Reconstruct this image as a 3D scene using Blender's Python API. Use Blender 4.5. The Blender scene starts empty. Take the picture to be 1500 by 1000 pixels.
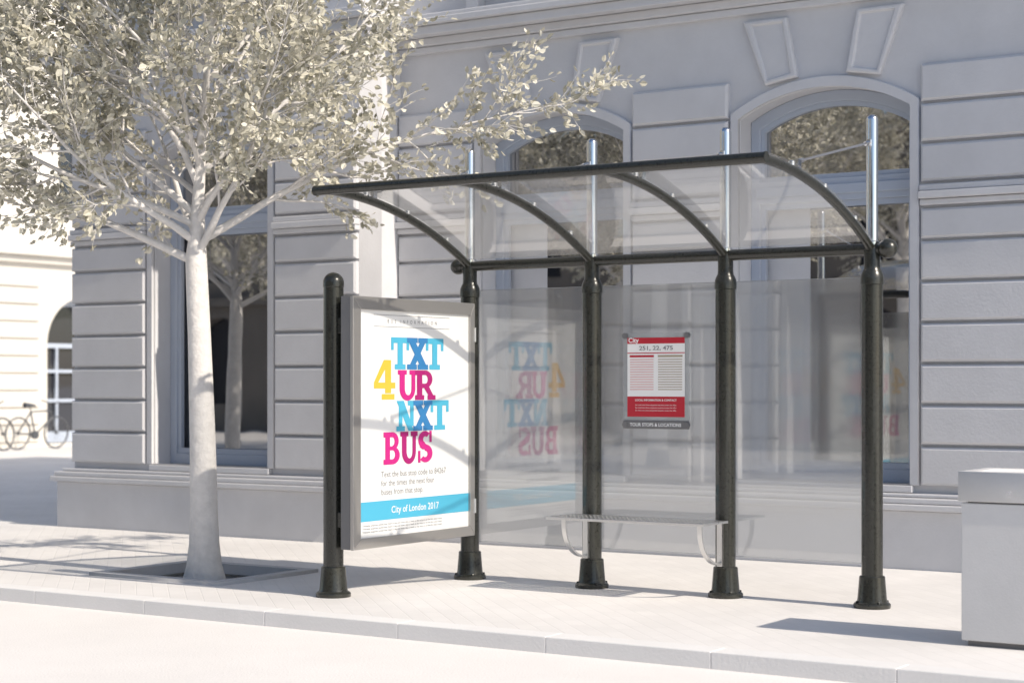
import bpy, bmesh, math, random
from mathutils import Vector, Matrix
R = math.radians
scene = bpy.context.scene
scene.view_settings.view_transform = 'Standard'
scene.view_settings.look = 'None'
scene.view_settings.exposure = 0
COL = scene.collection

# ---------------------------------------------------------------- materials
def new_mat(name):
    m = bpy.data.materials.new(name); m.use_nodes = True
    nt = m.node_tree
    return m, nt, nt.nodes["Principled BSDF"]

def plain(name, col, rough=0.5, metal=0.0, noise=0.0, nscale=8.0, bump=0.0, bscale=60.0, coat=0.0, rvar=0.0):
    m, nt, b = new_mat(name)
    b.inputs["Base Color"].default_value = (*col, 1)
    b.inputs["Roughness"].default_value = rough
    b.inputs["Metallic"].default_value = metal
    b.inputs["Coat Weight"].default_value = coat
    tc = nt.nodes.new("ShaderNodeTexCoord")
    if noise > 0 or rvar > 0:
        n = nt.nodes.new("ShaderNodeTexNoise"); n.inputs["Scale"].default_value = nscale
        n.inputs["Detail"].default_value = 6; n.inputs["Roughness"].default_value = 0.65
        nt.links.new(tc.outputs["Object"], n.inputs["Vector"])
        if noise > 0:
            r = nt.nodes.new("ShaderNodeValToRGB")
            r.color_ramp.elements[0].position = 0.3; r.color_ramp.elements[1].position = 0.7
            r.color_ramp.elements[0].color = (*[c * (1 - noise) for c in col], 1)
            r.color_ramp.elements[1].color = (*[min(1, c * (1 + noise)) for c in col], 1)
            nt.links.new(n.outputs["Fac"], r.inputs["Fac"])
            nt.links.new(r.outputs["Color"], b.inputs["Base Color"])
        if rvar > 0:
            mr = nt.nodes.new("ShaderNodeMapRange")
            mr.inputs["From Min"].default_value = 0.3; mr.inputs["From Max"].default_value = 0.7
            mr.inputs["To Min"].default_value = max(0, rough - rvar); mr.inputs["To Max"].default_value = rough + rvar
            nt.links.new(n.outputs["Fac"], mr.inputs["Value"])
            nt.links.new(mr.outputs["Result"], b.inputs["Roughness"])
    if bump > 0:
        n2 = nt.nodes.new("ShaderNodeTexNoise"); n2.inputs["Scale"].default_value = bscale
        n2.inputs["Detail"].default_value = 5
        nt.links.new(tc.outputs["Object"], n2.inputs["Vector"])
        bp = nt.nodes.new("ShaderNodeBump"); bp.inputs["Strength"].default_value = bump
        bp.inputs["Distance"].default_value = 0.01
        nt.links.new(n2.outputs["Fac"], bp.inputs["Height"])
        nt.links.new(bp.outputs["Normal"], b.inputs["Normal"])
    return m

STONE = plain("pale_render_stone", (0.585, 0.588, 0.612), 0.75, noise=0.05, nscale=2.2, bump=0.18, bscale=50)
STONE_W = plain("warm_render_stone", (0.66, 0.63, 0.58), 0.8, noise=0.04, nscale=1.5)
STONE_D = plain("opposite_stone", (0.16, 0.14, 0.12), 0.8, noise=0.15, nscale=1.0)
WFRAME = plain("window_frame_paint", (0.42, 0.47, 0.56), 0.45)
BLACK = plain("speckled_black_enamel", (0.020, 0.021, 0.017), 0.30, noise=0.4, nscale=60, bump=0.05, bscale=220, coat=0.3, rvar=0.05)
CHROME = plain("polished_steel", (0.72, 0.73, 0.75), 0.16, metal=1.0, rvar=0.04, nscale=12)
STEEL = plain("brushed_steel", (0.68, 0.68, 0.68), 0.32, metal=1.0, rvar=0.06, nscale=20)
ALU = plain("anodised_aluminium", (0.44, 0.425, 0.41), 0.40, metal=0.7, rvar=0.06, nscale=15)
GREYP = plain("grey_plastic", (0.16, 0.16, 0.165), 0.4)
DARK = plain("dark_interior", (0.012, 0.012, 0.014), 0.8)
BARK = plain("pale_bark", (0.66, 0.64, 0.62), 0.8, noise=0.10, nscale=14, bump=0.9, bscale=26)
PAPER = plain("poster_paper", (0.88, 0.88, 0.87), 0.45, coat=0.15)
BINM = plain("pale_bin_concrete", (0.62, 0.62, 0.625), 0.6, noise=0.03, nscale=5, bump=0.1, bscale=90)
CYAN = plain("ink_cyan", (0.085, 0.47, 0.68), 0.45)
BLUE = plain("ink_blue", (0.04, 0.22, 0.50), 0.45)
MAG = plain("ink_magenta", (0.62, 0.02, 0.24), 0.45)
MAGD = plain("ink_dark_magenta", (0.42, 0.012, 0.17), 0.45)
YEL = plain("ink_yellow", (0.90, 0.54, 0.06), 0.45)
INKG = plain("ink_grey", (0.25, 0.25, 0.26), 0.5)
RED = plain("ink_red", (0.50, 0.012, 0.03), 0.45)
PINK = plain("ink_pink", (0.75, 0.42, 0.42), 0.5)
TAN = plain("ink_tan", (0.42, 0.36, 0.27), 0.5)
WHITE = plain("ink_white", (0.88, 0.88, 0.88), 0.5)
BIKEM = plain("bicycle_paint", (0.07, 0.075, 0.085), 0.4)
LAMPM = plain("lamp_iron", (0.10, 0.11, 0.125), 0.5)
SOIL = plain("pit_soil", (0.30, 0.295, 0.29), 0.9, noise=0.2, nscale=20, bump=0.8, bscale=60)

def paving(name, col, sx, sy, mort=0.010, dark=0.955, bump=0.22, rot=0.0, rough=0.7):
    m, nt, b = new_mat(name)
    tc = nt.nodes.new("ShaderNodeTexCoord"); mp = nt.nodes.new("ShaderNodeMapping")
    mp.inputs["Rotation"].default_value = (0, 0, rot)
    nt.links.new(tc.outputs["Object"], mp.inputs["Vector"])
    br = nt.nodes.new("ShaderNodeTexBrick")
    br.inputs["Scale"].default_value = 1.0
    br.inputs["Brick Width"].default_value = sx; br.inputs["Row Height"].default_value = sy
    br.inputs["Mortar Size"].default_value = mort * 0.5; br.inputs["Mortar Smooth"].default_value = 0.6
    br.inputs["Color1"].default_value = (*[c * 1.015 for c in col], 1)
    br.inputs["Color2"].default_value = (*[c * 0.97 for c in col], 1)
    br.inputs["Mortar"].default_value = (*[c * dark for c in col], 1)
    nt.links.new(mp.outputs["Vector"], br.inputs["Vector"])
    n = nt.nodes.new("ShaderNodeTexNoise"); n.inputs["Scale"].default_value = 0.9; n.inputs["Detail"].default_value = 8
    nt.links.new(tc.outputs["Object"], n.inputs["Vector"])
    mr = nt.nodes.new("ShaderNodeMapRange"); mr.inputs["From Min"].default_value = 0.3; mr.inputs["From Max"].default_value = 0.7
    mr.inputs["To Min"].default_value = 0.90; mr.inputs["To Max"].default_value = 1.03
    nt.links.new(n.outputs["Fac"], mr.inputs["Value"])
    mul = nt.nodes.new("ShaderNodeVectorMath"); mul.operation = 'SCALE'
    nt.links.new(br.outputs["Color"], mul.inputs[0]); nt.links.new(mr.outputs["Result"], mul.inputs["Scale"])
    nt.links.new(mul.outputs["Vector"], b.inputs["Base Color"])
    inv = nt.nodes.new("ShaderNodeMath"); inv.operation = 'SUBTRACT'; inv.inputs[0].default_value = 1
    nt.links.new(br.outputs["Fac"], inv.inputs[1])
    n3 = nt.nodes.new("ShaderNodeTexNoise"); n3.inputs["Scale"].default_value = 45
    nt.links.new(tc.outputs["Object"], n3.inputs["Vector"])
    ad = nt.nodes.new("ShaderNodeMath"); ad.operation = 'MULTIPLY_ADD'; ad.inputs[1].default_value = 0.35
    nt.links.new(n3.outputs["Fac"], ad.inputs[0]); nt.links.new(inv.outputs[0], ad.inputs[2])
    bp = nt.nodes.new("ShaderNodeBump"); bp.inputs["Strength"].default_value = bump; bp.inputs["Distance"].default_value = 0.006
    nt.links.new(ad.outputs[0], bp.inputs["Height"]); nt.links.new(bp.outputs["Normal"], b.inputs["Normal"])
    b.inputs["Roughness"].default_value = rough
    return m
PAVE = paving("block_paving", (0.785, 0.765, 0.745), 0.21, 0.105, rot=R(45), bump=0.3)
KERBM = plain("kerb_stone", (0.78, 0.77, 0.76), 0.7, noise=0.03, nscale=3, bump=0.2, bscale=60)
ROADM = plain("pale_road", (0.79, 0.765, 0.74), 0.8, noise=0.04, nscale=0.8, bump=0.25, bscale=70)

def glass_mat(name, base_refl, haze, hazecol=(0.8, 0.82, 0.84), tint=(0.97, 0.98, 0.98), rough=0.0, frost=0.0, frough=0.1):
    m = bpy.data.materials.new(name); m.use_nodes = True
    nt = m.node_tree; nt.nodes.clear()
    out = nt.nodes.new("ShaderNodeOutputMaterial")
    tr = nt.nodes.new("ShaderNodeBsdfTransparent"); tr.inputs[0].default_value = (*tint, 1)
    trs = tr.outputs[0]
    if frost > 0:
        rf = nt.nodes.new("ShaderNodeBsdfRefraction"); rf.inputs["IOR"].default_value = 1.3
        rf.inputs["Roughness"].default_value = frough; rf.inputs[0].default_value = (*tint, 1)
        mf = nt.nodes.new("ShaderNodeMixShader")
        tc = nt.nodes.new("ShaderNodeTexCoord"); sp = nt.nodes.new("ShaderNodeSeparateXYZ")
        nt.links.new(tc.outputs["Object"], sp.inputs[0])
        mr = nt.nodes.new("ShaderNodeMapRange"); mr.inputs["From Min"].default_value = 0.50; mr.inputs["From Max"].default_value = 1.05
        mr.inputs["To Min"].default_value = frost * 0.3; mr.inputs["To Max"].default_value = frost
        nt.links.new(sp.outputs["Z"], mr.inputs["Value"]); nt.links.new(mr.outputs["Result"], mf.inputs[0])
        nt.links.new(tr.outputs[0], mf.inputs[1]); nt.links.new(rf.outputs[0], mf.inputs[2]); trs = mf.outputs[0]
    df = nt.nodes.new("ShaderNodeBsdfDiffuse"); df.inputs[0].default_value = (*hazecol, 1)
    tl = nt.nodes.new("ShaderNodeBsdfTranslucent"); tl.inputs[0].default_value = (*hazecol, 1)
    hz = nt.nodes.new("ShaderNodeMixShader"); hz.inputs[0].default_value = 0.5
    nt.links.new(df.outputs[0], hz.inputs[1]); nt.links.new(tl.outputs[0], hz.inputs[2])
    m1 = nt.nodes.new("ShaderNodeMixShader"); m1.inputs[0].default_value = haze
    nt.links.new(trs, m1.inputs[1]); nt.links.new(hz.outputs[0], m1.inputs[2])
    gl = nt.nodes.new("ShaderNodeBsdfGlossy"); gl.inputs["Roughness"].default_value = rough
    lw = nt.nodes.new("ShaderNodeLayerWeight"); lw.inputs[0].default_value = 0.5
    pw = nt.nodes.new("ShaderNodeMath"); pw.operation = 'POWER'; pw.inputs[1].default_value = 4
    nt.links.new(lw.outputs["Facing"], pw.inputs[0])
    ma = nt.nodes.new("ShaderNodeMath"); ma.operation = 'MULTIPLY_ADD'; ma.inputs[1].default_value = 0.8; ma.inputs[2].default_value = base_refl
    nt.links.new(pw.outputs[0], ma.inputs[0])
    m2 = nt.nodes.new("ShaderNodeMixShader")
    nt.links.new(ma.outputs[0], m2.inputs[0]); nt.links.new(m1.outputs[0], m2.inputs[1]); nt.links.new(gl.outputs[0], m2.inputs[2])
    nt.links.new(m2.outputs[0], out.inputs[0])
    return m
GLASS = glass_mat("shelter_glass", 0.125, 0.085, (0.96, 0.95, 0.93), frost=0.70, frough=0.10, rough=0.008)
ROOFG = glass_mat("roof_polycarbonate", 0.15, 0.24, (0.92, 0.91, 0.90), rough=0.05)

def window_mat(name, refl, dcol=(0.02, 0.022, 0.028)):
    m = bpy.data.materials.new(name); m.use_nodes = True
    nt = m.node_tree; nt.nodes.clear()
    out = nt.nodes.new("ShaderNodeOutputMaterial")
    df = nt.nodes.new("ShaderNodeBsdfDiffuse"); df.inputs[0].default_value = (*dcol, 1)
    gl = nt.nodes.new("ShaderNodeBsdfGlossy"); gl.inputs["Roughness"].default_value = 0.006
    tc = nt.nodes.new("ShaderNodeTexCoord"); n = nt.nodes.new("ShaderNodeTexNoise"); n.inputs["Scale"].default_value = 1.3
    nt.links.new(tc.outputs["Object"], n.inputs["Vector"])
    bp = nt.nodes.new("ShaderNodeBump"); bp.inputs["Strength"].default_value = 0.05; bp.inputs["Distance"].default_value = 0.02
    nt.links.new(n.outputs["Fac"], bp.inputs["Height"]); nt.links.new(bp.outputs["Normal"], gl.inputs["Normal"])
    mx = nt.nodes.new("ShaderNodeMixShader"); mx.inputs[0].default_value = refl
    nt.links.new(df.outputs[0], mx.inputs[1]); nt.links.new(gl.outputs[0], mx.inputs[2])
    nt.links.new(mx.outputs[0], out.inputs[0])
    return m
WGLASS = window_mat("window_glass", 0.58)
WGLASS_F = window_mat("arcade_window_glass", 0.10, (0.03, 0.032, 0.04))

def leaf_mat():
    m = bpy.data.materials.new("pale_leaves"); m.use_nodes = True
    nt = m.node_tree; nt.nodes.clear()
    out = nt.nodes.new("ShaderNodeOutputMaterial")
    geo = nt.nodes.new("ShaderNodeNewGeometry")
    rp = nt.nodes.new("ShaderNodeValToRGB")
    rp.color_ramp.elements[0].color = (0.38, 0.365, 0.29, 1); rp.color_ramp.elements[1].color = (0.78, 0.755, 0.66, 1)
    nt.links.new(geo.outputs["Random Per Island"], rp.inputs["Fac"])
    df = nt.nodes.new("ShaderNodeBsdfDiffuse"); tl = nt.nodes.new("ShaderNodeBsdfTranslucent")
    nt.links.new(rp.outputs[0], df.inputs[0]); nt.links.new(rp.outputs[0], tl.inputs[0])
    mx = nt.nodes.new("ShaderNodeMixShader"); mx.inputs[0].default_value = 0.22
    nt.links.new(df.outputs[0], mx.inputs[1]); nt.links.new(tl.outputs[0], mx.inputs[2])
    nt.links.new(mx.outputs[0], out.inputs[0])
    return m
LEAF = leaf_mat()

# ---------------------------------------------------------------- helpers
def empty(name, loc=(0, 0, 0)):
    e = bpy.data.objects.new(name, None); e.location = loc; e.empty_display_size = 0.3
    COL.objects.link(e); return e

def mesh_obj(name, verts, faces, mat, parent=None, smooth=False, sharp=35, loc=(0, 0, 0)):
    me = bpy.data.meshes.new(name); me.from_pydata([tuple(v) for v in verts], [], faces); me.update()
    if mat is not None:
        for mm in (mat if isinstance(mat, list) else [mat]): me.materials.append(mm)
    if smooth:
        me.polygons.foreach_set("use_smooth", [True] * len(me.polygons))
        me.set_sharp_from_angle(angle=R(sharp))
    o = bpy.data.objects.new(name, me); COL.objects.link(o); o.location = loc
    if parent: o.parent = parent
    return o

class MB:
    def __init__(s): s.v = []; s.f = []
    def box(s, x0, x1, y0, y1, z0, z1):
        n = len(s.v)
        s.v += [(x0, y0, z0), (x1, y0, z0), (x1, y1, z0), (x0, y1, z0), (x0, y0, z1), (x1, y0, z1), (x1, y1, z1), (x0, y1, z1)]
        s.f += [[n + i for i in q] for q in ((0, 3, 2, 1), (4, 5, 6, 7), (0, 1, 5, 4), (1, 2, 6, 5), (2, 3, 7, 6), (3, 0, 4, 7))]
    def block(s, x0, x1, yb, yf, z0, z1, c):
        n = len(s.v)
        def ring(d, y): return [(x0 + d, y, z0 + d), (x1 - d, y, z0 + d), (x1 - d, y, z1 - d), (x0 + d, y, z1 - d)]
        s.v += ring(0, yb) + ring(0, yf + c) + ring(c, yf)
        for a in (0, 4):
            for i in range(4):
                j = (i + 1) % 4
                s.f.append([n + a + i, n + a + j, n + a + 4 + j, n + a + 4 + i])
        s.f.append([n + 8, n + 9, n + 10, n + 11])
    def lathe(s, prof, cx, cy, seg=32):
        n = len(s.v)
        for r, z in prof:
            for i in range(seg):
                a = 2 * math.pi * i / seg
                s.v.append((cx + r * math.cos(a), cy + r * math.sin(a), z))
        for k in range(len(prof) - 1):
            for i in range(seg):
                j = (i + 1) % seg
                s.f.append([n + k * seg + i, n + k * seg + j, n + (k + 1) * seg + j, n + (k + 1) * seg + i])
        s.f.append([n + (len(prof) - 1) * seg + i for i in range(seg)])
    def tube(s, pts, rad, seg=12, cap=True):
        pts = [Vector(p) for p in pts]
        if not isinstance(rad, (list, tuple)): rad = [rad] * len(pts)
        n = len(s.v)
        t = (pts[1] - pts[0]).normalized()
        up = Vector((0, 0, 1)) if abs(t.z) < 0.9 else Vector((1, 0, 0))
        a = t.cross(up).normalized()
        for k, p in enumerate(pts):
            if k == 0: t = (pts[1] - pts[0])
            elif k == len(pts) - 1: t = pts[-1] - pts[-2]
            else: t = pts[k + 1] - pts[k - 1]
            t = t.normalized()
            a = (a - t * a.dot(t)).normalized(); b = t.cross(a)
            for i in range(seg):
                w = 2 * math.pi * i / seg
                q = p + (a * math.cos(w) + b * math.sin(w)) * rad[k]
                s.v.append((q.x, q.y, q.z))
        for k in range(len(pts) - 1):
            for i in range(seg):
                j = (i + 1) % seg
                s.f.append([n + k * seg + i, n + k * seg + j, n + (k + 1) * seg + j, n + (k + 1) * seg + i])
        if cap:
            s.f.append([n + i for i in range(seg)][::-1]); s.f.append([n + (len(pts) - 1) * seg + i for i in range(seg)])
    def sphere(s, c, r, seg=24, rings=12):
        prof = [(max(0.0005, r * math.sin(math.pi * k / rings)), c[2] - r * math.cos(math.pi * k / rings)) for k in range(rings + 1)]
        s.lathe(prof, c[0], c[1], seg)
    def obj(s, name, mat, parent=None, smooth=False, sharp=35, bevel=0, seg=2):
        o = mesh_obj(name, s.v, s.f, mat, parent, smooth, sharp)
        if bevel:
            md = o.modifiers.new("bevel", 'BEVEL'); md.width = bevel; md.segments = seg; md.limit_method = 'ANGLE'; md.angle_limit = R(40)
        return o

def shape(name, loops, mat, parent, origin, thick, rot=(90, 0, 0), bevel=0.0):
    cu = bpy.data.curves.new(name, 'CURVE'); cu.dimensions = '2D'; cu.fill_mode = 'BOTH'; cu.extrude = thick / 2
    if bevel: cu.bevel_depth = bevel; cu.bevel_resolution = 1; cu.offset = -bevel; cu.extrude = thick / 2 - bevel
    for lp in loops:
        sp = cu.splines.new('POLY'); sp.points.add(len(lp) - 1)
        for i, p in enumerate(lp): sp.points[i].co = (p[0], p[1], 0, 1)
        sp.use_cyclic_u = True
    o = bpy.data.objects.new(name + "_tmp", cu); COL.objects.link(o)
    bpy.context.view_layer.update()
    dg = bpy.context.evaluated_depsgraph_get()
    me = bpy.data.meshes.new_from_object(o.evaluated_get(dg))
    bpy.data.objects.remove(o); bpy.data.curves.remove(cu)
    me.name = name; me.materials.clear(); me.materials.append(mat)
    ob = bpy.data.objects.new(name, me); COL.objects.link(ob)
    ob.rotation_euler = [R(a) for a in rot]; ob.location = origin
    if parent: ob.parent = parent
    return ob

def rect(x0, x1, z0, z1): return [(x0, z0), (x1, z0), (x1, z1), (x0, z1)]
def arch(x0, x1, z0, zs, rise, n=18, foot=True):
    w = (x1 - x0) / 2; cx = (x0 + x1) / 2
    r = (w * w + rise * rise) / (2 * rise); cz = zs + rise - r
    a0 = math.asin(min(1, w / r))
    pts = [(x0, z0), (x1, z0)]
    for i in range(n + 1):
        a = a0 - 2 * a0 * i / n
        pts.append((cx + r * math.sin(a), cz + r * math.cos(a)))
    return pts

def text(name, s, mat, parent, loc, size, rot, align='LEFT', sx=1.0, bold=0.0, space=1.0):
    cu = bpy.data.curves.new(name, 'FONT'); cu.body = s; cu.size = size; cu.align_x = align; cu.offset = bold
    cu.space_character = space; cu.resolution_u = 3
    o = bpy.data.objects.new(name + "_tmp", cu); COL.objects.link(o)
    bpy.context.view_layer.update()
    dg = bpy.context.evaluated_depsgraph_get()
    me = bpy.data.meshes.new_from_object(o.evaluated_get(dg))
    bpy.data.objects.remove(o); bpy.data.curves.remove(cu)
    me.materials.clear(); me.materials.append(mat); me.name = name
    ob = bpy.data.objects.new(name, me); COL.objects.link(ob)
    ob.location = loc; ob.rotation_euler = [R(a) for a in rot]; ob.scale = (sx, 1, 1)
    if parent: ob.parent = parent
    return ob

# ---------------------------------------------------------------- ground
RZ = -0.085
g = MB(); g.v = [(-400, -400, RZ), (400, -400, RZ), (400, 400, RZ), (-400, 400, RZ)]; g.f = [[0, 1, 2, 3]]
g.obj("road", ROADM)
PX0, PX1, PY0, PY1 = -2.36, -1.22, -1.27, -0.30
p = MB()
p.box(-60, 40, PY1, 60, -0.3, 0); p.box(-60, 40, -2.02, PY0, -0.3, 0)
p.box(-60, PX0, PY0, PY1, -0.3, 0); p.box(PX1, 40, PY0, PY1, -0.3, 0)
p.obj("pavement", PAVE)
k = MB()
x = -40.0
while x < 30:
    k.box(x + 0.0008, x + 0.9992, -2.20, -2.022, -0.3, 0.004); x += 1.0
k.obj("kerb", KERBM, bevel=0.005, seg=2)
p2 = MB(); p2.box(-60, 40, -40, -13.2, -0.3, 0.0); p2.obj("opposite_pavement", PAVE)
k2 = MB(); k2.box(-60, 40, -13.196, -13.02, -0.3, 0.004); k2.obj("opposite_kerb", KERBM, bevel=0.02)

# tree pit
pit = empty("tree_pit_surround")
f = shape("frame", [rect(PX0 - 0.05, PX1 + 0.05, PY0 - 0.05, PY1 + 0.05), rect(PX0 + 0.045, PX1 - 0.045, PY0 + 0.045, PY1 - 0.045)], plain("pit_frame_stone", (0.5, 0.5, 0.51), 0.7, noise=0.05), pit, (0, 0, -0.012), 0.075, rot=(0, 0, 0))
s = MB(); s.v = [(PX0, PY0, -0.075), (PX1, PY0, -0.075), (PX1, PY1, -0.075), (PX0, PY1, -0.075)]; s.f = [[0, 1, 2, 3]]
s.obj("soil", SOIL, pit)

# ---------------------------------------------------------------- bus shelter
sh = empty("bus_shelter")
PXS = [0.0, 1.0, 2.0, 3.0]
R0 = 0.0655
base = [(0.0005, 0.0), (0.112, 0.0), (0.114, 0.006), (0.114, 0.022), (0.108, 0.030), (0.094, 0.038), (0.090, 0.055), (0.080, 0.175), (0.079, 0.19), (0.074, 0.196), (0.0655, 0.197)]
def dome(r, z, h, n=8): return [(max(0.0006, r * math.cos(math.pi / 2 * i / n)), z + h * math.sin(math.pi / 2 * i / n)) for i in range(1, n + 1)]
for i, px in enumerate(PXS):
    m = MB()
    m.lathe(base + [(R0, 1.985), (0.0715, 1.988), (0.0715, 2.02), (0.069, 2.045), (0.060, 2.068), (0.052, 2.082), (0.050, 2.10), (0.050, 2.20)] + dome(0.05, 2.20, 0.04), px, 0)
    for a in range(4):
        ang = math.pi / 4 + a * math.pi / 2
        m.lathe([(0.009, 0.022), (0.009, 0.040), (0.006, 0.044)], px + 0.1 * math.cos(ang), 0.1 * math.sin(ang), 6)
    m.obj("post_%d" % (i + 1), BLACK, sh, True)
    c = MB(); c.lathe([(0.0365, 2.20), (0.0365, 3.00)] + dome(0.0365, 3.00, 0.034), px, 0.0, 28)
    c.lathe([(0.044, 2.235), (0.044, 2.25), (0.037, 2.256)], px, 0.0, 28)
    c.obj("mast_%d" % (i + 1), CHROME, sh, True)
b = MB(); b.tube([(-0.11, 0.0, 2.205), (3.10, 0.0, 2.205)], 0.036, 20)
b.sphere((-0.10, 0, 2.205), 0.056); b.sphere((3.10, 0, 2.205), 0.062)
b.obj("roof_beam", BLACK, sh, True)
RA = 3.4; DF = 1.6; ZF = 2.60
def prof(D, off=0.0):
    cz = ZF - RA
    dx = DF - D
    ang = math.asin(dx / RA)
    return (-(DF - (RA + off) * math.sin(ang)), cz + (RA + off) * math.cos(ang))
NS = 28
for i, px in enumerate(PXS):
    pts = []
    for kk in range(NS + 1):
        D = 0.0 + DF * kk / NS
        y, z = prof(D); pts.append((px, y, z))
    m = MB(); m.tube(pts, 0.028, 14); m.obj("roof_rib_%d" % (i + 1), BLACK, sh, True)
m = MB(); m.tube([(-0.075, -DF - 0.01, ZF), (3.03, -DF - 0.01, ZF)], 0.031, 18)
m.tube([(-0.09, -DF - 0.01, ZF), (-0.074, -DF - 0.01, ZF)], 0.033, 18); m.tube([(3.029, -DF - 0.01, ZF), (3.04, -DF - 0.01, ZF)], 0.033, 18)
m.obj("roof_front_tube", BLACK, sh, True)
v = []; fcs = []
for kk in range(NS + 1):
    y, z = prof(0.04 + (DF - 0.06) * kk / NS, 0.034)
    v += [(-0.02, y, z), (3.02, y, z)]
for kk in range(NS): fcs.append([2 * kk, 2 * kk + 1, 2 * kk + 3, 2 * kk + 2])
mesh_obj("roof_sheet", v, fcs, ROOFG, sh, True, 60)
m = MB()
for px in PXS:
    for D in (0.3, 0.75, 1.2):
        y, z = prof(D, 0.034)
        m.lathe([(0.02, z - 0.01), (0.02, z + 0.012), (0.012, z + 0.018)], px, y, 12)
m.obj("sheet_fixings", STEEL, sh, True)
m = MB()
for px in PXS:
    y1, z1 = prof(1.12, 0.03)
    a = Vector((px, -0.045, 2.855)); bb = Vector((px, y1, z1 + 0.035))
    m.tube([a, bb], 0.0075, 8)
    d = (bb - a).normalized()
    m.tube([a + d * 0.0, a + d * 0.07], 0.014, 10); m.tube([bb - d * 0.07, bb], 0.014, 10)
    m.box(px - 0.012, px + 0.012, -0.06, -0.03, 2.835, 2.875)
    m.box(px - 0.014, px + 0.014, y1 - 0.02, y1 + 0.02, z1 - 0.01, z1 + 0.045)
m.obj("stay_rods", CHROME, sh, True)
EDGE = glass_mat("glass_edge", 0.3, 0.5)
for i in range(3):
    m = MB(); x0 = PXS[i] + 0.055; x1 = PXS[i + 1] - 0.055
    m.box(x0, x1, 0.015, 0.025, 0.27, 2.03)
    m.obj("back_glass_%d" % (i + 1), GLASS, sh)
    e = MB(); e.box(x0, x1, 0.0145, 0.0255, 2.031, 2.036); e.box(x0, x1, 0.0145, 0.0255, 0.263, 0.268)
    e.obj("glass_edge_%d" % (i + 1), EDGE, sh)

# ---------------------------------------------------------------- advertising panel
ad = empty("advertising_panel")
AX, AY = -0.145, -1.355
m = MB(); m.lathe(base + [(R0, 2.0), (0.0685, 2.003), (0.0685, 2.03)] + dome(0.0685, 2.03, 0.068), AX, AY)
m.obj("end_post", BLACK, ad, True)
XF = 0.055
Y0, Y1, Z0, Z1 = -1.42, -0.034, 0.312, 1.94
m = MB(); m.box(-0.035, XF - 0.014, Y0 + 0.002, Y1 - 0.002, Z0 + 0.002, Z1 - 0.002); m.obj("case_body", GREYP, ad, bevel=0.004)
m = MB()
for z in (0.5, 1.75):
    m.box(AX + 0.03, -0.03, AY - 0.03, AY + 0.03, z - 0.05, z + 0.05)
m.box(AX + 0.05, -0.033, AY - 0.012, AY + 0.012, Z0 + 0.01, Z1 - 0.004)
m.obj("mounting_brackets", BLACK, ad, bevel=0.004)
fw = 0.085
def mitre(name, q):
    o = mesh_obj(name, [(XF - 0.013, a, c) for a, c in q] + [(XF + 0.012, a, c) for a, c in q],
                 [[0, 3, 2, 1], [4, 5, 6, 7], [0, 1, 5, 4], [1, 2, 6, 5], [2, 3, 7, 6], [3, 0, 4, 7]], ALU, ad)
    md = o.modifiers.new("b", 'BEVEL'); md.width = 0.004; md.segments = 2
gp = 0.0008
mitre("frame_bottom", [(Y0 + gp, Z0), (Y1 - gp, Z0), (Y1 - fw * .65, Z0 + fw * .8), (Y0 + fw, Z0 + fw * .8)])
mitre("frame_top", [(Y0 + fw, Z1 - fw), (Y1 - fw * .65, Z1 - fw), (Y1 - gp, Z1), (Y0 + gp, Z1)])
mitre("frame_front", [(Y0, Z0 + gp), (Y0 + fw - gp, Z0 + fw * .8), (Y0 + fw - gp, Z1 - fw), (Y0, Z1 - gp)])
mitre("frame_back", [(Y1, Z1 - gp), (Y1 - fw * .65 + gp, Z1 - fw), (Y1 - fw * .65 + gp, Z0 + fw * .8), (Y1, Z0 + gp)])
m = MB()
for z in (0.52, 1.72): m.tube([(XF + 0.012, Y1 - 0.004, z - 0.05), (XF + 0.012, Y1 - 0.004, z + 0.05)], 0.011, 10)
m.obj("hinges", STEEL, ad, True)
m = MB(); m.v = [(XF - 0.008, Y0 + 0.05, Z0 + 0.05), (XF - 0.008, Y1 - 0.03, Z0 + 0.05), (XF - 0.008, Y1 - 0.03, Z1 - 0.05), (XF - 0.008, Y0 + 0.05, Z1 - 0.05)]; m.f = [[0, 1, 2, 3]]
m.obj("poster_sheet", PAPER, ad)
XP = XF - 0.0065
def ell(cx, cy, rx, ry, a): return (cx + rx * math.cos(R(a)), cy + ry * math.sin(R(a)))
def ann(cx, cy, rx, ry, cx2, cy2, rx2, ry2, a0, a1, n=16):
    q = []
    for i in range(n):
        t0 = a0 + (a1 - a0) * i / n; t1 = a0 + (a1 - a0) * (i + 1) / n
        q.append([ell(cx2, cy2, rx2, ry2, t0), ell(cx, cy, rx, ry, t0), ell(cx, cy, rx, ry, t1), ell(cx2, cy2, rx2, ry2, t1)])
    return q
def rc(a, b_, c, d): return [[(a, b_), (c, b_), (c, d), (a, d)]]
G = {}
G['T'] = [rc(0, .82, .95, 1), rc(0, .60, .14, .82), rc(.81, .60, .95, .82), rc(.335, .16, .615, .82), rc(.19, 0, .76, .16)]
G['X'] = [[[(.10, .84), (.42, .84), (.90, .16), (.58, .16)]], [[(.60, .84), (.86, .84), (.40, .16), (.14, .16)]], rc(.0, .84, .5, 1), rc(.53, .84, .98, 1), rc(.0, 0, .46, .16), rc(.5, 0, 1., .16)]
G['U'] = [rc(0, .85, .46, 1), rc(.6, .85, 1, 1), rc(.09, .38, .36, .85), rc(.70, .38, .90, .85), ann(.495, .38, .405, .40, .53, .38, .17, .22, 180, 360)]
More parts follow.
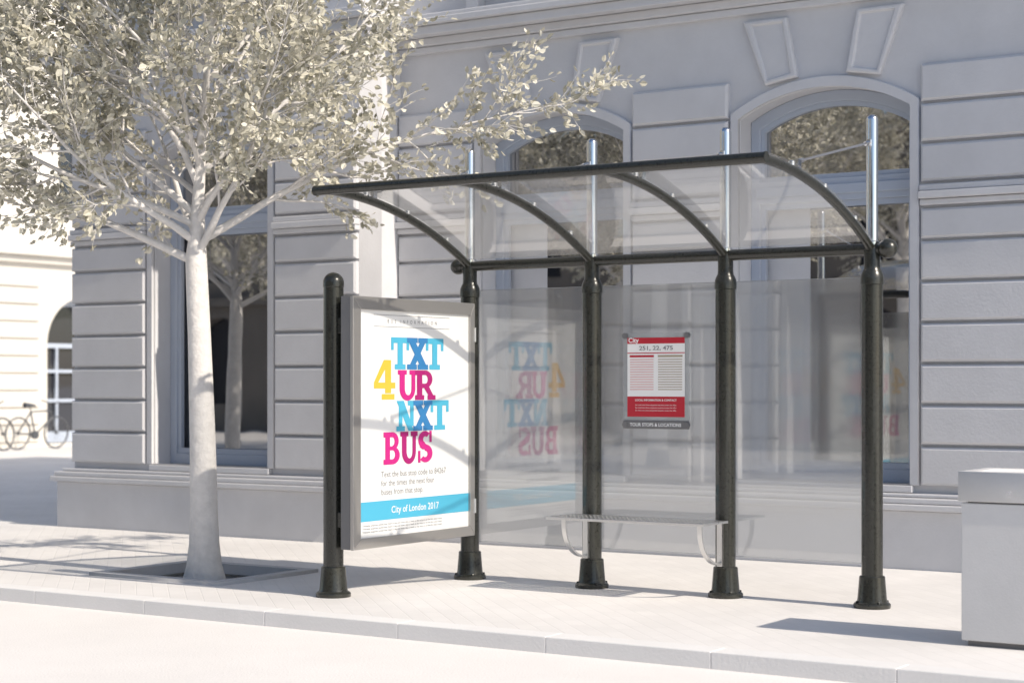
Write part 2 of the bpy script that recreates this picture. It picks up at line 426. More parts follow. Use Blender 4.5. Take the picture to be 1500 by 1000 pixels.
G['R'] = [rc(.1, .16, .37, .84), rc(0, 0, .47, .16), rc(0, .84, .52, 1), rc(.37, .40, .52, .55), ann(.52, .70, .37, .30, .52, .695, .13, .145, 90, -90), [[(.46, .40), (.72, .44), (.93, .16), (.68, .16)]], rc(.64, 0, 1.05, .16)]
G['N'] = [rc(.12, .16, .31, .84), rc(0, 0, .43, .16), rc(.70, .16, .89, .84), rc(.58, .84, 1.0, 1), [[(0, 1), (.38, 1), (.89, 0), (.62, 0)]]]
G['B'] = [rc(.1, .16, .37, .84), rc(0, .84, .5, 1), rc(0, 0, .5, .16), rc(.37, .44, .5, .56), ann(.5, .72, .36, .28, .5, .71, .12, .13, 90, -90), ann(.5, .28, .42, .28, .5, .30, .15, .14, 90, -90)]
G['S'] = [ann(.45, .715, .40, .285, .47, .735, .13, .095, 45, 262), ann(.49, .285, .42, .285, .46, .27, .15, .10, 98, -140),
          [[(.13, .50), (.30, .42), (.62, .42), (.42, .62)]], [[(.42, .62), (.32, .44), (.62, .36), (.80, .47)]], rc(.72, .64, .86, 1.0), rc(.04, 0, .18, .38)]
G['4'] = [rc(.52, .16, .80, 1), rc(0, .28, 1.0, .43), [[(0, .43), (.20, .43), (.55, .80), (.52, 1), (.46, 1)]], rc(.36, 0, .96, .14)]
lay = [0]
def glyph(ch, y0, y1, z0, z1, mat, nm):
    mb = MB()
    lay[0] += 1
    for i, part in enumerate(G[ch]):
        xx = XP + lay[0] * 0.00045 + i * 0.00006
        for q in part:
            n = len(mb.v); mb.v += [(xx, y0 + (y1 - y0) * a, z0 + (z1 - z0) * c) for a, c in q]
            mb.f.append(list(range(n, n + len(q))))
    mb.obj(nm, mat, ad)
glyph('T', -0.992, -0.780, 1.472, 1.684, CYAN, "letter_t_a")
glyph('T', -0.600, -0.383, 1.472, 1.684, CYAN, "letter_t_b")
glyph('X', -0.815, -0.575, 1.472, 1.684, BLUE, "letter_x_a")
lay[0] = 0
glyph('4', -1.178, -0.945, 1.273, 1.533, YEL, "numeral_four")
glyph('U', -0.918, -0.700, 1.268, 1.467, MAG, "letter_u_a")
glyph('R', -0.725, -0.500, 1.268, 1.467, MAGD, "letter_r")
lay[0] = 0
glyph('N', -0.933, -0.715, 1.062, 1.264, CYAN, "letter_n")
glyph('T', -0.545, -0.320, 1.062, 1.264, CYAN, "letter_t_c")
glyph('X', -0.745, -0.520, 1.062, 1.264, BLUE, "letter_x_b")
lay[0] = 0
glyph('B', -1.075, -0.880, 0.845, 1.058, MAG, "letter_b")
glyph('U', -0.890, -0.695, 0.845, 1.058, MAGD, "letter_u_b")
glyph('S', -0.698, -0.506, 0.845, 1.058, MAG, "letter_s")
m = MB()
def prect(mb, y0, y1, z0, z1, x=XP): 
    n = len(mb.v); mb.v += [(x, y0, z0), (x, y1, z0), (x, y1, z1), (x, y0, z1)]; mb.f.append([n, n + 1, n + 2, n + 3])
prect(m, -1.18, -0.32, 1.826, 1.829); prect(m, -1.18, -0.32, 1.750, 1.753)
m.obj("rules", INKG, ad)
m = MB(); prect(m, Y0 + 0.086, Y1 - 0.056, 0.485, 0.612); m.obj("band", CYAN, ad)
PR = (90, 0, 90)
text("heading", "BUS INFORMATION", INKG, ad, (XP, -0.75, 1.776), 0.034, PR, 'CENTER', space=2.1)
for i, t in enumerate(["Text the bus stop code to 84267", "for the times the next four", "buses from that stop."]):
    text("body_%d" % i, t, INKG, ad, (XP, -1.10, 0.765 - i * 0.058), 0.056, PR, sx=0.98)
text("band_text", "City of London 2017", WHITE, ad, (XP + 0.0008, -0.72, 0.527), 0.064, PR, 'CENTER', bold=0.0006)
for i in range(3):
    text("small_print_%d" % i, "Timetable enquiries twenty four hours a day and seven days a week at the stop or on line for every route", INKG, ad, (XP, -1.30, 0.452 - 0.02 * i), 0.0185, PR, sx=1.12)

# ---------------------------------------------------------------- timetable sign
tt = empty("timetable_sign")
m = MB(); m.box(1.246, 1.739, -0.004, 0.004, 1.135, 1.712); m.obj("acrylic_plate", glass_mat("acrylic", 0.10, 0.35, (0.75, 0.77, 0.78)), tt, bevel=0.002)
def fr(mb, x0, x1, z0, z1, y): 
    n = len(mb.v); mb.v += [(x0, y, z0), (x1, y, z0), (x1, y, z1), (x0, y, z1)]; mb.f.append([n, n + 1, n + 2, n + 3])
m = MB(); fr(m, 1.278, 1.708, 1.158, 1.682, -0.0065); m.obj("paper", PAPER, tt)
m = MB(); fr(m, 1.278, 1.708, 1.642, 1.682, -0.0075); fr(m, 1.278, 1.708, 1.158, 1.292, -0.0075)
fr(m, 1.278, 1.708, 1.577, 1.583, -0.0075); fr(m, 1.296, 1.478, 1.552, 1.566, -0.0075); m.obj("red_blocks", RED, tt)
m = MB(); fr(m, 1.508, 1.692, 1.552, 1.566, -0.0075); m.obj("brown_header", TAN, tt)
m1 = MB(); m2 = MB()
for i in range(13):
    z = 1.540 - i * 0.0165
    fr(m1, 1.298, 1.476, z - 0.006, z, -0.0075); fr(m2, 1.510, 1.690, z - 0.006, z, -0.0075)
m1.obj("timetable_rows_red", PINK, tt); m2.obj("timetable_rows_brown", TAN, tt)
TR = (90, 0, 0)
text("logo", "City", WHITE, tt, (1.286, -0.0085, 1.650), 0.046, TR, bold=0.001)
text("route_numbers", "251, 22, 475", INKG, tt, (1.495, -0.0085, 1.600), 0.038, TR, 'CENTER', sx=1.35, bold=0.0006)
text("local_info", "LOCAL INFORMATION & CONTACT", WHITE, tt, (1.493, -0.0085, 1.262), 0.019, TR, 'CENTER', bold=0.0004)
for i in range(3):
    text("contact_%d" % i, "for travel news fares and general enquiries contact the office", WHITE, tt, (1.493, -0.0085, 1.232 - i * 0.018), 0.0125, TR, 'CENTER')
m = MB(); m.box(1.246, 1.739, -0.012, 0.006, 1.078, 1.134); m.obj("holder_strip", GREYP, tt, bevel=0.006)
text("strip_text", "TOUR STOPS & LOCATIONS", WHITE, tt, (1.4925, -0.0128, 1.095), 0.031, TR, 'CENTER', sx=0.98, bold=0.0006)
m = MB()
for cx_ in (1.262, 1.723):
    for cz_ in (1.695, 1.105):
        m.tube([(cx_, 0.006, cz_), (cx_, -0.017, cz_)], 0.020, 18)
m.obj("corner_fixings", GREYP, tt, True)

# ---------------------------------------------------------------- bench
be = empty("bench")
holes = [rect(0.90, 2.06, -0.43, -0.085)]
for i in range(36):
    for j in range(6):
        hx = 0.935 + i * 0.0313; hy = -0.40 + j * 0.048
        holes.append([(hx, hy), (hx + 0.014, hy), (hx + 0.014, hy + 0.03), (hx, hy + 0.03)])
shape("perforated_seat", holes, STEEL, be, (0, 0, 0.4985), 0.005, rot=(0, 0, 0))
m = MB()
m.box(0.90, 2.06, -0.432, -0.4275, 0.484, 0.5015); m.box(0.90, 2.06, -0.088, -0.083, 0.484, 0.5015)
m.box(0.898, 0.902, -0.427, -0.088, 0.486, 0.5005); m.box(2.058, 2.062, -0.427, -0.088, 0.486, 0.5005)
m.obj("seat_lips", STEEL, be, bevel=0.0015)
def flatbar(mb, x0, x1, path, th):
    n0 = len(mb.v)
    P = [Vector((0, a, c)) for a, c in path]
    for i, q in enumerate(P):
        t = (P[min(i + 1, len(P) - 1)] - P[max(i - 1, 0)]).normalized(); nn = Vector((0, -t.z, t.y)) * th / 2
        for xx, sg in ((x0, 1), (x1, 1), (x1, -1), (x0, -1)): mb.v.append((xx, q.y + nn.y * sg, q.z + nn.z * sg))
    for i in range(len(P) - 1):
        a = n0 + i * 4
        for j in range(4): mb.f.append([a + j, a + (j + 1) % 4, a + 4 + (j + 1) % 4, a + 4 + j])
    mb.f.append([n0, n0 + 1, n0 + 2, n0 + 3]); a = n0 + (len(P) - 1) * 4; mb.f.append([a + 3, a + 2, a + 1, a])
m = MB()
for px in (1.0, 2.0):
    path = []
    for i in range(15):
        a = math.pi / 2 * i / 14
        path.append((-0.085 - 0.28 * math.cos(a), 0.455 - 0.235 * math.sin(a)))
    path = [(-0.366, 0.49)] + path
    flatbar(m, px - 0.016, px + 0.016, path, 0.014)
    m.box(px - 0.018, px + 0.018, -0.092, -0.064, 0.205, 0.492)
    m.box(px - 0.016, px + 0.016, -0.40, -0.092, 0.484, 0.494)
m.obj("brackets", STEEL, be, bevel=0.001)

# ---------------------------------------------------------------- litter bin
bn = empty("litter_bin")
BX0, BX1, BY0, BY1 = 3.985, 4.93, -1.275, -0.80
m = MB(); m.box(BX0 + 0.012, BX1 - 0.012, BY0 + 0.012, BY1 - 0.012, 0.03, 0.752); m.obj("body", BINM, bn, bevel=0.006)
m = MB(); m.box(BX0 + 0.04, BX1 - 0.04, BY0 + 0.04, BY1 - 0.04, 0.0, 0.76); m.obj("plinth_and_neck", GREYP, bn)
shape("lid_rim", [rect(BX0, BX1, BY0, BY1), rect(BX0 + 0.07, BX1 - 0.07, BY0 + 0.07, BY1 - 0.07)], BINM, bn, (0, 0, 0.839), 0.158, rot=(0, 0, 0), bevel=0.005)
m = MB(); m.box(BX0 + 0.07, BX1 - 0.07, BY0 + 0.07, BY1 - 0.07, 0.78, 0.86); m.obj("lid_recess", BINM, bn)

# ---------------------------------------------------------------- main building
bd = empty("stone_building")
BH = 9.6
def facade(tag, x0, x1, yf, centres, low=True):
    loops = [rect(x0, x1, 0.0, BH)]
    for c in centres:
        loops.append(arch(c - 0.715, c + 0.715, 0.62, 3.46, 0.20))
        loops.append(rect(c - 0.60, c + 0.60, 5.05, 7.6))
    shape(tag + "_wall", loops, STONE, bd, (0, yf + 0.16, 0), 0.32)
    mo = MB(); fr_ = MB(); gl = MB(); bk = MB()
    for c in centres:
        inn = arch(c - 0.715, c + 0.715, 0.62, 3.46, 0.20); out = arch(c - 0.775, c + 0.775, 0.62, 3.50, 0.235)
        shape(tag + "_archivolt", [out, inn], STONE, bd, (0, yf - 0.012, 0), 0.055, bevel=0.008)
        yg = yf + 0.25
        o1 = arch(c - 0.714, c + 0.714, 0.621, 3.459, 0.20)
        i1 = arch(c - 0.635, c + 0.635, 2.98, 3.40, 0.175); i2 = rect(c - 0.635, c + 0.635, 0.72, 2.80)
        shape(tag + "_window_frame", [o1, i1, i2], WFRAME, bd, (0, yg, 0), 0.07, bevel=0.006)
        o2 = arch(c - 0.634, c + 0.634, 2.981, 3.399, 0.175); i3 = arch(c - 0.60, c + 0.60, 3.015, 3.375, 0.165)
        shape(tag + "_casement_upper", [o2, i3], WFRAME, bd, (0, yg + 0.008, 0), 0.04)
        shape(tag + "_casement_lower", [rect(c - 0.634, c + 0.634, 0.721, 2.799), rect(c - 0.595, c + 0.595, 0.77, 2.755)], WFRAME, bd, (0, yg + 0.008, 0), 0.04)
        bk.box(c - 0.66, c + 0.66, yg - 0.055, yg - 0.02, 2.85, 2.93)
        fr(gl, c - 0.63, c + 0.63, 2.90, 3.56, yg + 0.022)
        # lower pane, angled on the main facade to shift the poster's reflection
        n = len(gl.v); tl_ = 0.030 if tag == "main" else 0.0
        gl.v += [(c - 0.62, yg + 0.060 + tl_, 0.75), (c + 0.62, yg + 0.060 - tl_, 0.75), (c + 0.62, yg + 0.060 - tl_, 2.79), (c - 0.62, yg + 0.060 + tl_, 2.79)]
        gl.f.append([n, n + 1, n + 2, n + 3])
        mo.box(c - 0.73, c + 0.73, yf - 0.055, yf + 0.22, 0.565, 0.618)
        for sg in (-1, 1):
            xb, xt = 0.335, 0.475
            zb, zt = 3.735, 4.215
            wb, wt = 0.135, 0.185
            q = [(c + sg * xb - wb, zb + (0.01 if sg > 0 else -0.035)), (c + sg * xb + wb, zb + (-0.035 if sg > 0 else 0.01)), (c + sg * xt + wt, zt), (c + sg * xt - wt, zt)]
            cxm = sum(a for a, _ in q) / 4; czm = sum(b_ for _, b_ in q) / 4
            def sc(k_, ke): return [(cxm + (a - cxm) * k_, czm + (b_ - czm) * ke) for a, b_ in q]
            n = len(mo.v)
            rings = [(q, yf + 0.01), (q, yf - 0.045), (sc(.92, .96), yf - 0.055), (sc(.76, .87), yf - 0.055), (sc(.70, .84), yf - 0.035)]
            for rr, yy in rings: mo.v += [(a, yy, b_) for a, b_ in rr]
            for kq in range(len(rings) - 1):
                for i in range(4):
                    j = (i + 1) % 4; mo.f.append([n + kq * 4 + i, n + kq * 4 + j, n + kq * 4 + 4 + j, n + kq * 4 + 4 + i])
            e = n + (len(rings) - 1) * 4; mo.f.append([e, e + 1, e + 2, e + 3])
        shape(tag + "_upper_frame", [rect(c - 0.599, c + 0.599, 5.051, 7.599), rect(c - 0.53, c - 0.03, 5.12, 7.53), rect(c + 0.03, c + 0.53, 5.12, 7.53)], WFRAME, bd, (0, yf + 0.22, 0), 0.06)
        fr(gl, c - 0.56, c + 0.56, 5.10, 7.56, yf + 0.235)
        shape(tag + "_upper_surround", [rect(c - 0.74, c + 0.74, 4.92, 7.76), rect(c - 0.60, c + 0.60, 5.05, 7.60)], STONE, bd, (0, yf - 0.025, 0), 0.09, bevel=0.01)
        mo.box(c - 0.82, c + 0.82, yf - 0.16, yf, 4.82, 4.915)
        mo.box(c - 0.80, c - 0.68, yf - 0.12, yf, 4.60, 4.818); mo.box(c + 0.68, c + 0.80, yf - 0.12, yf, 4.60, 4.818)
    mo.obj(tag + "_mouldings", STONE, bd, bevel=0.006)
    bk.obj(tag + "_transom_bars", WFRAME, bd, bevel=0.008)
    gl.obj(tag + "_window_glass", WGLASS, bd)
    bl = MB()
    edges = [x0]
    for c in centres: edges += [c - 0.715 - 0.075, c + 0.715 + 0.075]
    edges.append(x1)
    courses = [(0.612 + 0.305 * i, 0.612 + 0.305 * (i + 1)) for i in range(6)] + [(2.442, 2.685)] + [(2.865 + 0.298 * i, 2.865 + 0.298 * (i + 1)) for i in range(3)]
    for i in range(0, len(edges), 2):
        a, b_ = edges[i], edges[i + 1]
        for (c0, c1) in courses:
            bl.block(a + 0.004, b_ - 0.004, yf + 0.01, yf - 0.055, c0 + 0.012, c1 - 0.012, 0.018)
    bl.obj(tag + "_rusticated_blocks", STONE, bd)
    st = MB()
    for i in range(0, len(edges), 2):
        a, b_ = edges[i], edges[i + 1]
        for (z0, z1, pr) in ((2.697, 2.742, .06), (2.745, 2.80, .095), (2.803, 2.850, .07)):
            st.box(a - 0.002, b_ + 0.002, yf - pr, yf + 0.01, z0, z1)
    for (z0, z1, pr) in ((-0.02, 0.435, .12), (0.438, 0.485, .17), (0.488, 0.53, .14), (0.533, 0.560, .085)):
        st.box(x0 - (pr if tag == "wing" else -0.002), x1 + (pr if tag == "wing" else 0), yf - pr, yf + 0.01, z0, z1)
    for (z0, z1, pr) in ((4.272, 4.33, .05), (4.333, 4.40, .09), (4.403, 4.48, .20), (4.483, 4.54, .25), (4.543, 4.58, .22), (8.6, 8.7, .1), (8.703, 8.85, .25), (8.853, 9.0, .35), (9.45, 9.6, .1)):
        st.box(x0 - (pr if tag == "wing" else -0.002), x1 + (pr if tag == "wing" else 0), yf - pr, yf + 0.01, z0, z1)
    st.obj(tag + "_string_courses", STONE, bd, bevel=0.009, seg=2)
WX = -2.385
facade("main", WX, 13.8, 2.40, [-0.80 + 2.45 * i for i in range(6)])
facade("wing", -5.86, WX, 1.80, [-4.095])
m = MB(); m.box(WX + 0.002, 13.79, 2.722, 12, 0, BH - 0.01); m.box(-5.85, WX - 0.002, 2.122, 12, 0, BH - 0.01); m.obj("building_mass", STONE, bd)
m = MB(); m.box(WX - 0.3, WX - 0.001, 2.121, 2.75, 0, BH - 0.012); m.obj("wing_return", STONE, bd)

# ---------------------------------------------------------------- far arcade building (faces +x)
fb = empty("arcade_building")
FX = -22.6
loops = [rect(3.0, 46, 0, 13)]
arc_c = [5.4 + 4.15 * i for i in range(9)]
for c in arc_c:
    loops.append(arch(c - 1.05, c + 1.05, 0.05, 2.25, 1.0, 20)); loops.append(rect(c - 0.7, c + 0.7, 5.2, 7.9)); loops.append(rect(c - 0.7, c + 0.7, 9.3, 11.4))
shape("arcade_wall", loops, STONE_W, fb, (FX - 0.3, 0, 0), 0.6, rot=(90, 0, 90))
for c in arc_c:
    fl = [arch(c - 1.04, c + 1.04, 0.06, 2.25, 0.99, 20)]
    for ya, yb_ in ((c - .93, c - .36), (c - .30, c + .30), (c + .36, c + .93)):
        for za, zb in ((0.3, 0.95), (1.02, 1.6), (1.67, 2.15)): fl.append(rect(ya, yb_, za, zb))
    fl.append(arch(c - 0.85, c + 0.85, 2.25, 2.3, 0.78, 16))
    shape("arcade_frame", fl, WFRAME, fb, (FX - 0.50, 0, 0), 0.06, rot=(90, 0, 90))
m = MB()
for c in arc_c:
    for (y0, y1, z0, z1) in ((c - 1.02, c + 1.02, 0.06, 3.2), (c - .69, c + .69, 5.2, 7.9), (c - .69, c + .69, 9.3, 11.4)):
        n = len(m.v); m.v += [(FX - 0.56, y0, z0), (FX - 0.56, y1, z0), (FX - 0.56, y1, z1), (FX - 0.56, y0, z1)]; m.f.append([n, n + 1, n + 2, n + 3])
m.obj("arcade_glass", WGLASS_F, fb)
m = MB()
for (z0, z1, pr) in ((0, 0.5, .08), (3.95, 4.1, .15), (4.103, 4.3, .3), (4.303, 4.4, .22), (8.4, 8.6, .2), (12.6, 12.8, .3), (12.803, 13.1, .5)):
    if z0 > 1: m.box(FX - 0.1, FX + pr, 2.9, 46.1, z0, z1)
for c in arc_c:
    for zz in range(10):
        z0 = 0.1 + zz * 0.37
        m.box(FX - 0.02, FX + 0.06, c + 1.30, c + 2.85, z0 + 0.02, z0 + 0.35)
m.obj("arcade_mouldings", STONE_W, fb, bevel=0.015)
m = MB(); m.box(FX - 12, FX - 0.602, 3.0, 46, 0, 12.95); m.obj("arcade_mass", STONE_W, fb)

# opposite terrace, seen only in window reflections
op = empty("townhouse")
cs = [-34 + 3.2 * i for i in range(16)]
loops = [rect(-36, 17, 0, 7.4)]
for c in cs: loops.append(arch(c - .6, c + .6, .8, 2.9, .3)); loops.append(rect(c - .5, c + .5, 4.2, 6.3))
shape("front_wall", loops, STONE_D, op, (0, -23.8, 0), 0.4)
m = MB(); m.box(-36, 17, -34, -24.3, 0, 7.38); m.obj("townhouse_mass", STONE_D, op)
m = MB()
for c in cs:
    for (z0, z1, w) in ((.8, 3.2, .62), (4.2, 6.3, .52)):
        n = len(m.v); m.v += [(c - w, -23.85, z0), (c + w, -23.85, z0), (c + w, -23.85, z1), (c - w, -23.85, z1)]; m.f.append([n, n + 1, n + 2, n + 3])
m.obj("townhouse_glass", DARK, op)
m = MB(); m.box(-36.2, 17.2, -23.598, -23.4, 3.5, 3.75); m.box(-36.2, 17.2, -23.598, -23.25, 7.1, 7.5); m.obj("townhouse_cornice", STONE_D, op)

# ---------------------------------------------------------------- trees
def build_tree(seed):
    rnd = random.Random(seed)
    wood = MB(); leaves_v = []; leaves_f = []
    rt = Vector((0.839, 0.544, 0)); fw_ = Vector((-0.544, 0.839, 0)); UP = Vector((0, 0, 1))
    def leaf(p, d):
        L = rnd.uniform(0.042, 0.070); W = L * rnd.uniform(0.28, 0.36)
        t = (d + Vector((rnd.gauss(0, .7), rnd.gauss(0, .7), rnd.gauss(-.15, .6)))).normalized()
        s_ = t.cross(Vector((rnd.gauss(0, 1), rnd.gauss(0, 1), rnd.gauss(0, 1)))).normalized()
        nn = s_.cross(t)
        b0 = p + t * 0.012
        n = len(leaves_v)
        for (u, w, h) in ((0, 0, 0), (.3, 1, .10), (.7, .8, .12), (1, 0, 0), (.7, -.8, .12), (.3, -1, .10)):
            q = b0 + t * (L * u) + s_ * (W * w) + nn * (L * h); leaves_v.append((q.x, q.y, q.z))
        leaves_f.append([n, n + 1, n + 2, n + 3]); leaves_f.append([n, n + 3, n + 4, n + 5])
    def dev(d, ang):
        ax = d.cross(Vector((rnd.gauss(0, 1), rnd.gauss(0, 1), rnd.gauss(0, 1)))).normalized()
        return (Matrix.Rotation(ang, 3, ax) @ d).normalized()
    def path(p, d, L, n, wob, lift):
        pts = [p.copy()]; dirs = [d.copy()]
        for i in range(n):
            d = (d + Vector((rnd.gauss(0, wob), rnd.gauss(0, wob), rnd.gauss(0, wob) + lift))).normalized()
            p = p + d * (L / n); pts.append(p.copy()); dirs.append(d.copy())
        return pts, dirs
    def twig(p, d, L):
        pts, dirs = path(p, d, L, 4, .13, .02)
        wood.tube(pts, [0.0034, .0029, .0024, .0019, .0012], 3, False)
        nl = rnd.randint(7, 13)
        for i in range(nl):
            f = 0.15 + 0.85 * i / (nl - 1); kx = min(3, int(f * 4)); fr_ = f * 4 - kx
            q = pts[kx].lerp(pts[kx + 1], fr_) + Vector((rnd.gauss(0, .014), rnd.gauss(0, .014), rnd.gauss(0, .014)))
            leaf(q, dirs[kx])
    def sub(p, d, L, r):
        pts, dirs = path(p, d, L, 5, .12, .04)
        wood.tube(pts, [r * (1 - .8 * i / 5) for i in range(6)], 4, False)
        nt_ = max(5, int(L * 14.0))
        for i in range(nt_):
            f = 0.18 + 0.82 * (i + rnd.random() * .6) / nt_; f = min(f, .999); kx = int(f * 5)
            q = pts[kx].lerp(pts[kx + 1], f * 5 - kx)
            twig(q, dev(dirs[kx], rnd.uniform(.35, 1.0)), rnd.uniform(.16, .40))
        twig(pts[-1], dirs[-1], .3)
    def limb(p, d, L, r, lift=.05, wob=.07):
        n = 9
        pts, dirs = path(p, d, L, n, wob, lift)
        rr = [max(.0035, r * (1 - i / n) ** 1.25 + .003) for i in range(n + 1)]
        wood.tube(pts, rr, 7, False)
        ns = int(L * 6.2)
        for i in range(ns):
            f = .20 + .78 * (i + rnd.random() * .7) / ns; f = min(f, .999); kx = int(f * n)
            q = pts[kx].lerp(pts[kx + 1], f * n - kx)
            sub(q, dev(dirs[kx], rnd.uniform(.45, .95)), rnd.uniform(.35, .85) * (1.15 - f * .6), rr[kx] * .45 + .002)
        sub(pts[-1], dirs[-1], .45, .005)
    off = [(0, 0, -.10, .165), (0, 0, -.02, .150), (0, 0, .06, .128), (.0, 0, .22, .108), (-.003, 0, .5, .098), (-.01, 0, .9, .093), (-.022, 0, 1.3, .088), (-.035, 0, 1.7, .082), (-.05, 0, 2.05, .079), (-.058, 0, 2.25, .077), (-.05, 0, 2.42, .058), (-.04, 0, 2.7, .044), (-.02, 0, 3.1, .034), (0.02, 0, 3.6, .024), (0.05, 0.05, 4.2, .015), (0.05, 0.05, 4.9, .007)]
    tp = [rt * a + fw_ * b_ + UP * c for a, b_, c, _ in off]
    wood.tube(tp, [o[3] for o in off], 18, False)
    def at(z):
        for i in range(len(tp) - 1):
            if tp[i].z <= z <= tp[i + 1].z: return tp[i].lerp(tp[i + 1], (z - tp[i].z) / (tp[i + 1].z - tp[i].z))
    L = [(2.22, -1.0, .1, .66, 2.6, .030), (2.26, .62, -.35, .95, 2.0, .029), (2.36, -.7, -.7, .65, 2.2, .028), (2.42, -.35, .95, .7, 2.1, .027),
         (2.5, .45, -.9, .75, 2.0, .025), (2.55, -1.0, .3, .85, 2.5, .027), (2.62, .8, .7, .85, 2.3, .026), (2.75, -.6, -.2, 1.1, 2.4, .024), (2.85, .85, -.1, .82, 2.5, .024),
         (3.0, -.9, -.5, 1.0, 2.1, .022), (3.05, .1, .9, 1.1, 1.9, .022), (3.15, .35, -.8, 1.2, 1.8, .020), (3.4, -.9, .5, 1.2, 1.9, .018), (3.5, .9, .35, 1.1, 1.9, .018), (3.8, .5, -.5, 1.4, 1.5, .016), (3.95, -.6, -.1, 1.3, 1.5, .015),
         (4.3, .4, .4, 1.4, 1.1, .011), (2.48, -.95, -.25, .40, 2.4, .025), (3.2, -1.0, 0, .55, 2.2, .018), (3.3, -.5, -.7, .7, 1.9, .018), (3.6, -.7, .1, .8, 1.9, .016), (2.9, -.1, -.9, .8, 1.6, .018), (3.1, .5, .1, 1.0, 1.8, .018), (3.45, .15, -.4, 1.2, 1.6, .016), (2.7, -.8, .7, .6, 2.2, .02)]
    for (z, a, b_, c, ln, r) in L:
        d = (rt * a + fw_ * b_ + UP * c).normalized()
        limb(at(z), d, ln * rnd.uniform(.93, 1.05), r, .0 if c < .7 else .02)
    # long arching limb over the shelter
    limb(at(2.36), (rt * 1.0 + fw_ * .1 + UP * .62).normalized(), 2.75, .030, -.01, .03)
    sub(tp[-2], UP, .8, .01)
    nv = len(wood.v)
    V = wood.v + leaves_v; F = wood.f + [[i + nv for i in q] for q in leaves_f]
    me = bpy.data.meshes.new("street_tree"); me.from_pydata(V, [], F); me.update()
    me.materials.append(BARK); me.materials.append(LEAF)
    me.polygons.foreach_set("material_index", [0] * len(wood.f) + [1] * len(leaves_f))
    me.polygons.foreach_set("use_smooth", [True] * len(wood.f) + [False] * len(leaves_f))
    print("leaves", len(leaves_f) // 2)
    return me
tme = build_tree(11)
for i, (tx, ty, rz, sc_) in enumerate([(-1.66, -0.93, 0, 1.0), (-6.9, -1.0, 140, 1.0), (-6.4, -14.6, 60, 1.5), (-12.4, -14.6, 200, 1.4), (-0.4, -14.6, 290, 1.45), (-19, -14.6, 20, 1.4)]):
    o = bpy.data.objects.new("street_tree" + ("" if i == 0 else ".%03d" % i), tme); COL.objects.link(o)
    o.location = (tx, ty, 0.02); o.rotation_euler = (0, 0, R(rz)); o.scale = (sc_,) * 3

# ---------------------------------------------------------------- bicycles
def bicycle(loc, rz, lean):
    e = empty("bicycle", loc); e.rotation_euler = (R(lean), 0, R(rz))
    w = MB()
    for cx_ in (-0.52, 0.52):
        pts = [(cx_ + .325 * math.cos(a * math.pi / 12), 0, .34 + .325 * math.sin(a * math.pi / 12)) for a in range(25)]
        w.tube(pts, .020, 6, False)
        for a in range(14):
            w.tube([(cx_, 0, .34), (cx_ + .32 * math.cos(a * math.pi / 7), 0, .34 + .32 * math.sin(a * math.pi / 7))], .003, 3, False)
        w.tube([(cx_, -.04, .34), (cx_, .04, .34)], .025, 8)
    w.obj("wheels", BIKEM, e)
    f_ = MB()
    bb = (-.06, 0, .30); st = (-.20, 0, .78); hd = (.36, 0, .80); hb = (.39, 0, .66); rw = (-.52, 0, .34); fwh = (.52, 0, .34)
    for a, b_ in ((bb, st), (st, hd), (bb, hb), (hd, hb), (rw, bb), (rw, st)): f_.tube([a, b_], .018, 8)
    f_.tube([hb, (.44, 0, .5), fwh], .014, 8); f_.tube([hd, (.33, 0, .95)], .014, 8)
    f_.tube([(.30, -.26, 1.0), (.36, -.1, .96), (.33, 0, .95), (.36, .1, .96), (.30, .26, 1.0)], .013, 8)
    f_.tube([st, (-.23, 0, .90)], .012, 8); f_.tube([(-.38, 0, .92), (-.23, 0, .92), (-.08, 0, .91)], [.06, .04, .018], 8)
    f_.tube([(-.06, -.03, .30), (-.06, .03, .30)], .09, 14)
    f_.obj("frame", BIKEM, e, True)
    return e
bicycle((-21.5, 15.5, 0), 90, 4); bicycle((-21.3, 14.0, 0), 97, -4); bicycle((-21.4, 12.6, 0), 86, 3)

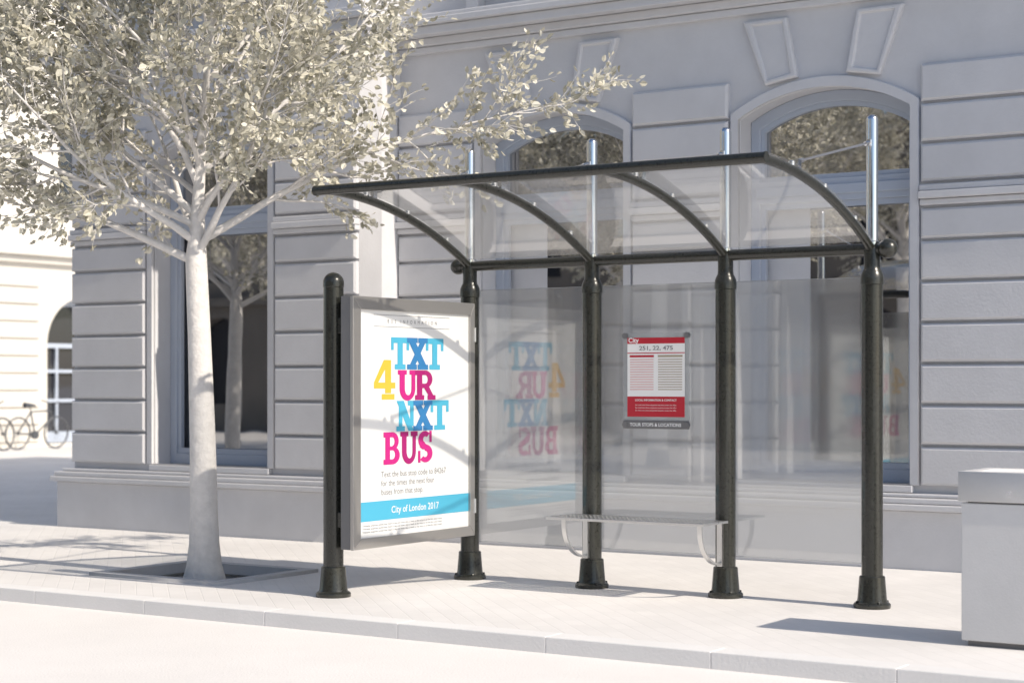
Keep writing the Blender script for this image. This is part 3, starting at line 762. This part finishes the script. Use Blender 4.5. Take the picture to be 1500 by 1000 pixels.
# ---------------------------------------------------------------- street lamp
lp = empty("street_lamp", (-11.15, 3.3, 0))
m = MB(); m.lathe([(.0005, 0), (.17, 0), (.17, .1), (.12, .2), (.11, .9), (.07, 1.0), (.055, 1.1), (.045, 4.7), (.06, 4.75), (.03, 4.9), (.001, 4.95)], 0, 0, 20)
pts = [(0, 0, 4.45)]
for i in range(13):
    a = math.pi - math.pi * i / 12
    pts.append((.42 * .839 * (1 + math.cos(a)) , .42 * .544 * (1 + math.cos(a)), 4.45 + .30 * math.sin(a)))
pts.append((.84 * .839, .84 * .544, 4.3))
m.tube(pts, .022, 10)
sp_ = []
for i in range(24):
    a = i * .35; r_ = .22 - i * .008; sp_.append(((.25 + r_ * math.cos(a)) * .839, (.25 + r_ * math.cos(a)) * .544, 4.2 + r_ * math.sin(a)))
m.tube(sp_, .013, 8)
cx_, cy_ = .84 * .839, .84 * .544
m.lathe([(.02, 4.32), (.06, 4.30), (.10, 4.24), (.20, 4.16), (.22, 4.13), (.20, 4.12)], cx_, cy_, 20)
m.obj("post_and_arm", LAMPM, lp, True)
m = MB(); m.lathe([(.19, 4.119), (.20, 4.0), (.16, 3.85), (.08, 3.76), (.01, 3.73)], cx_, cy_, 20); m.obj("lantern_globe", plain("lantern_glass", (.35, .37, .4), .2), lp, True)

# ---------------------------------------------------------------- light
SE, SAZ = R(37), R(-4.0)
sd = Vector((math.cos(SE) * math.cos(SAZ), math.cos(SE) * math.sin(SAZ), math.sin(SE)))
sl = bpy.data.lights.new("sun", 'SUN'); sl.energy = 5.0; sl.angle = R(0.6); sl.color = (1.0, 0.90, 0.77)
so = bpy.data.objects.new("sun", sl); COL.objects.link(so); so.rotation_euler = sd.to_track_quat('Z', 'Y').to_euler(); so.location = sd * 40
w = bpy.data.worlds.new("World"); scene.world = w; w.use_nodes = True
nt = w.node_tree; bg = nt.nodes["Background"]; sky = nt.nodes.new("ShaderNodeTexSky")
sky.sky_type = 'NISHITA'; sky.sun_disc = False; sky.sun_elevation = SE; sky.sun_rotation = math.pi / 2 - SAZ
sky.air_density = 1.0; sky.dust_density = 1.0; sky.ozone_density = 1.5
nt.links.new(sky.outputs[0], bg.inputs[0]); bg.inputs[1].default_value = 0.145

# ---------------------------------------------------------------- camera
cd = bpy.data.cameras.new("camera"); co = bpy.data.objects.new("camera", cd); COL.objects.link(co)
co.location = (7.18, -10.51, 1.385); co.rotation_euler = (R(90), 0, R(33))
cd.sensor_width = 36; cd.lens = 63.3; cd.shift_y = 0.04; cd.clip_end = 1000
cd.dof.use_dof = True; cd.dof.focus_distance = 11.6; cd.dof.aperture_fstop = 2.0
scene.camera = co
